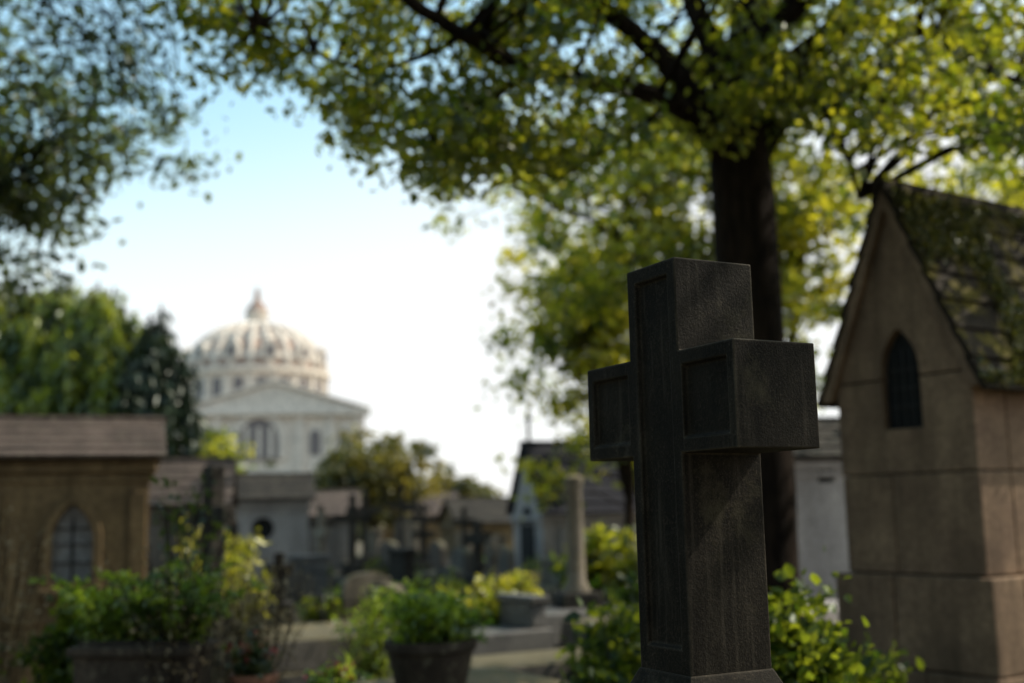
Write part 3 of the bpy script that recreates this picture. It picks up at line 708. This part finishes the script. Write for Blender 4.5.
bush('laurel_bush',(1.14,4.75,.60),(.17,.22,.50),100,.040,L_LAUREL,per=26,clr=.13)
bush('laurel_bush',(1.85,6.5,.42),(.2,.2,.30),34,.045,L_LAUREL,per=26,clr=.14)
bush('ivy_bush',(.50,5.6,.45),(.20,.24,.52),80,.045,L_LAUREL,per=30,clr=.13)
bush('low_shrub',(.95,8.6,.4),(.45,.35,.45),90,.05,L_LAUREL,per=34)
g=group('red_flowers',(-1.42,6.3,0)); pot(g,.13,.17,.45,M_TERRA); bush('x',(0,0,.68),(.13,.13,.08),18,.025,L_DARK,parent=g,clr=.06,per=20); bush('x',(0,0,.73),(.12,.12,.06),14,.022,L_RED,parent=g,clr=.05,per=7,elong=1)
g=group('red_flowers',(-.95,6.0,0)); pot(g,.12,.16,.4,M_TERRA); bush('x',(0,0,.6),(.13,.13,.08),18,.025,L_BRIGHT,parent=g,clr=.06,per=20); bush('x',(0,0,.66),(.1,.1,.05),12,.02,L_RED,parent=g,clr=.05,per=6,elong=1)
tall_plant('ornamental_grass',(-1.12,9.2,0),60,.8,.35,L_BRIGHT,.02,4,.004)
for i,(x,y) in enumerate([(-1.9,13.8),(-.9,14.8),(1.2,15.6),(-3.3,15.6),(.3,18.9),(-2.4,20),(1.0,18.3),(-3.3,19.8),(-.6,23),(2.6,15),(-1.5,16.8),(-.2,10.9),(-1.3,11.2),(-2.2,13.0),(-.6,12.5),(-1.9,19.0)]):
    bush('potted_shrub',(x,y,.33),(.25,.25,.33),34,.045,[L_BRIGHT,L_MAIN,L_YEL,L_LAUREL][i%4],per=28)
g=group('grass',(0,12,0)); n=14000
P=np.stack([rng.uniform(-7,7,n),rng.uniform(-6,25,n),np.zeros(n)],1); k=(np.sin(P[:,0]*1.7)+np.sin(P[:,1]*1.3+P[:,0]))>-.2
P=P[k]; leaves('blades',P,.4+.25*rng.normal(size=len(P)),.045,L_MAIN,g,elong=3,updir=2.5)

# ------------------------------------------------------------------ sky, sun, camera
SUN_EL,SUN_AZ=47,72
w=bpy.data.worlds.new('World'); scene.world=w; w.use_nodes=True; wn=w.node_tree.nodes; wl_=w.node_tree.links
bg=wn['Background']; sk=wn.new('ShaderNodeTexSky'); sk.sky_type='NISHITA'; sk.sun_disc=False
sk.sun_elevation=math.radians(SUN_EL); sk.sun_rotation=math.radians(SUN_AZ); sk.dust_density=1.0; sk.ozone_density=.3; sk.air_density=1.0
tcw=wn.new('ShaderNodeTexCoord'); sx=wn.new('ShaderNodeSeparateXYZ'); wl_.new(tcw.outputs['Generated'],sx.inputs[0])
hz=wn.new('ShaderNodeMapRange'); hz.interpolation_type='SMOOTHSTEP'; hz.inputs[1].default_value=.42; hz.inputs[2].default_value=.19; hz.inputs[3].default_value=0; hz.inputs[4].default_value=.96
ax=wn.new('ShaderNodeMath'); ax.operation='MULTIPLY_ADD'; wl_.new(sx.outputs[0],ax.inputs[0]); ax.inputs[1].default_value=-.22; wl_.new(sx.outputs[2],ax.inputs[2])
wl_.new(ax.outputs[0],hz.inputs[0])
tn=wn.new('ShaderNodeMix'); tn.data_type='RGBA'; tn.blend_type='MULTIPLY'; tn.inputs[0].default_value=1; wl_.new(sk.outputs[0],tn.inputs[6]); tn.inputs[7].default_value=(1.12,1.24,1.0,1)
mx=wn.new('ShaderNodeMix'); mx.data_type='RGBA'; wl_.new(hz.outputs[0],mx.inputs[0]); wl_.new(tn.outputs[2],mx.inputs[6]); mx.inputs[7].default_value=(4.0,4.02,4.04,1)
wl_.new(mx.outputs[2],bg.inputs[0]); bg.inputs[1].default_value=.265
sd=bpy.data.lights.new('sun','SUN'); sd.energy=5.0; sd.angle=math.radians(.5); sd.color=(1,.91,.76)
so=bpy.data.objects.new('sun',sd); COL.objects.link(so)
az=math.radians(SUN_AZ); el=math.radians(SUN_EL)
sv=Vector((math.sin(az)*math.cos(el),math.cos(az)*math.cos(el),math.sin(el))); so.rotation_euler=sv.to_track_quat('Z','Y').to_euler(); so.location=(10,5,20)

cd=bpy.data.cameras.new('camera'); cam=bpy.data.objects.new('camera',cd); COL.objects.link(cam)
cd.lens=40; cd.sensor_width=36; cd.clip_end=3000; cd.clip_start=.05
Mx=Matrix.Rotation(math.radians(98.5),4,'X')@Matrix.Rotation(math.radians(-1.2),4,'Z')
cam.matrix_world=Matrix.Translation((0,0,1.45))@Mx
cd.dof.use_dof=True; cd.dof.focus_distance=2.33; cd.dof.aperture_fstop=1.9
scene.camera=cam
scene.view_settings.view_transform='Standard'; scene.view_settings.look='None'; scene.view_settings.exposure=0
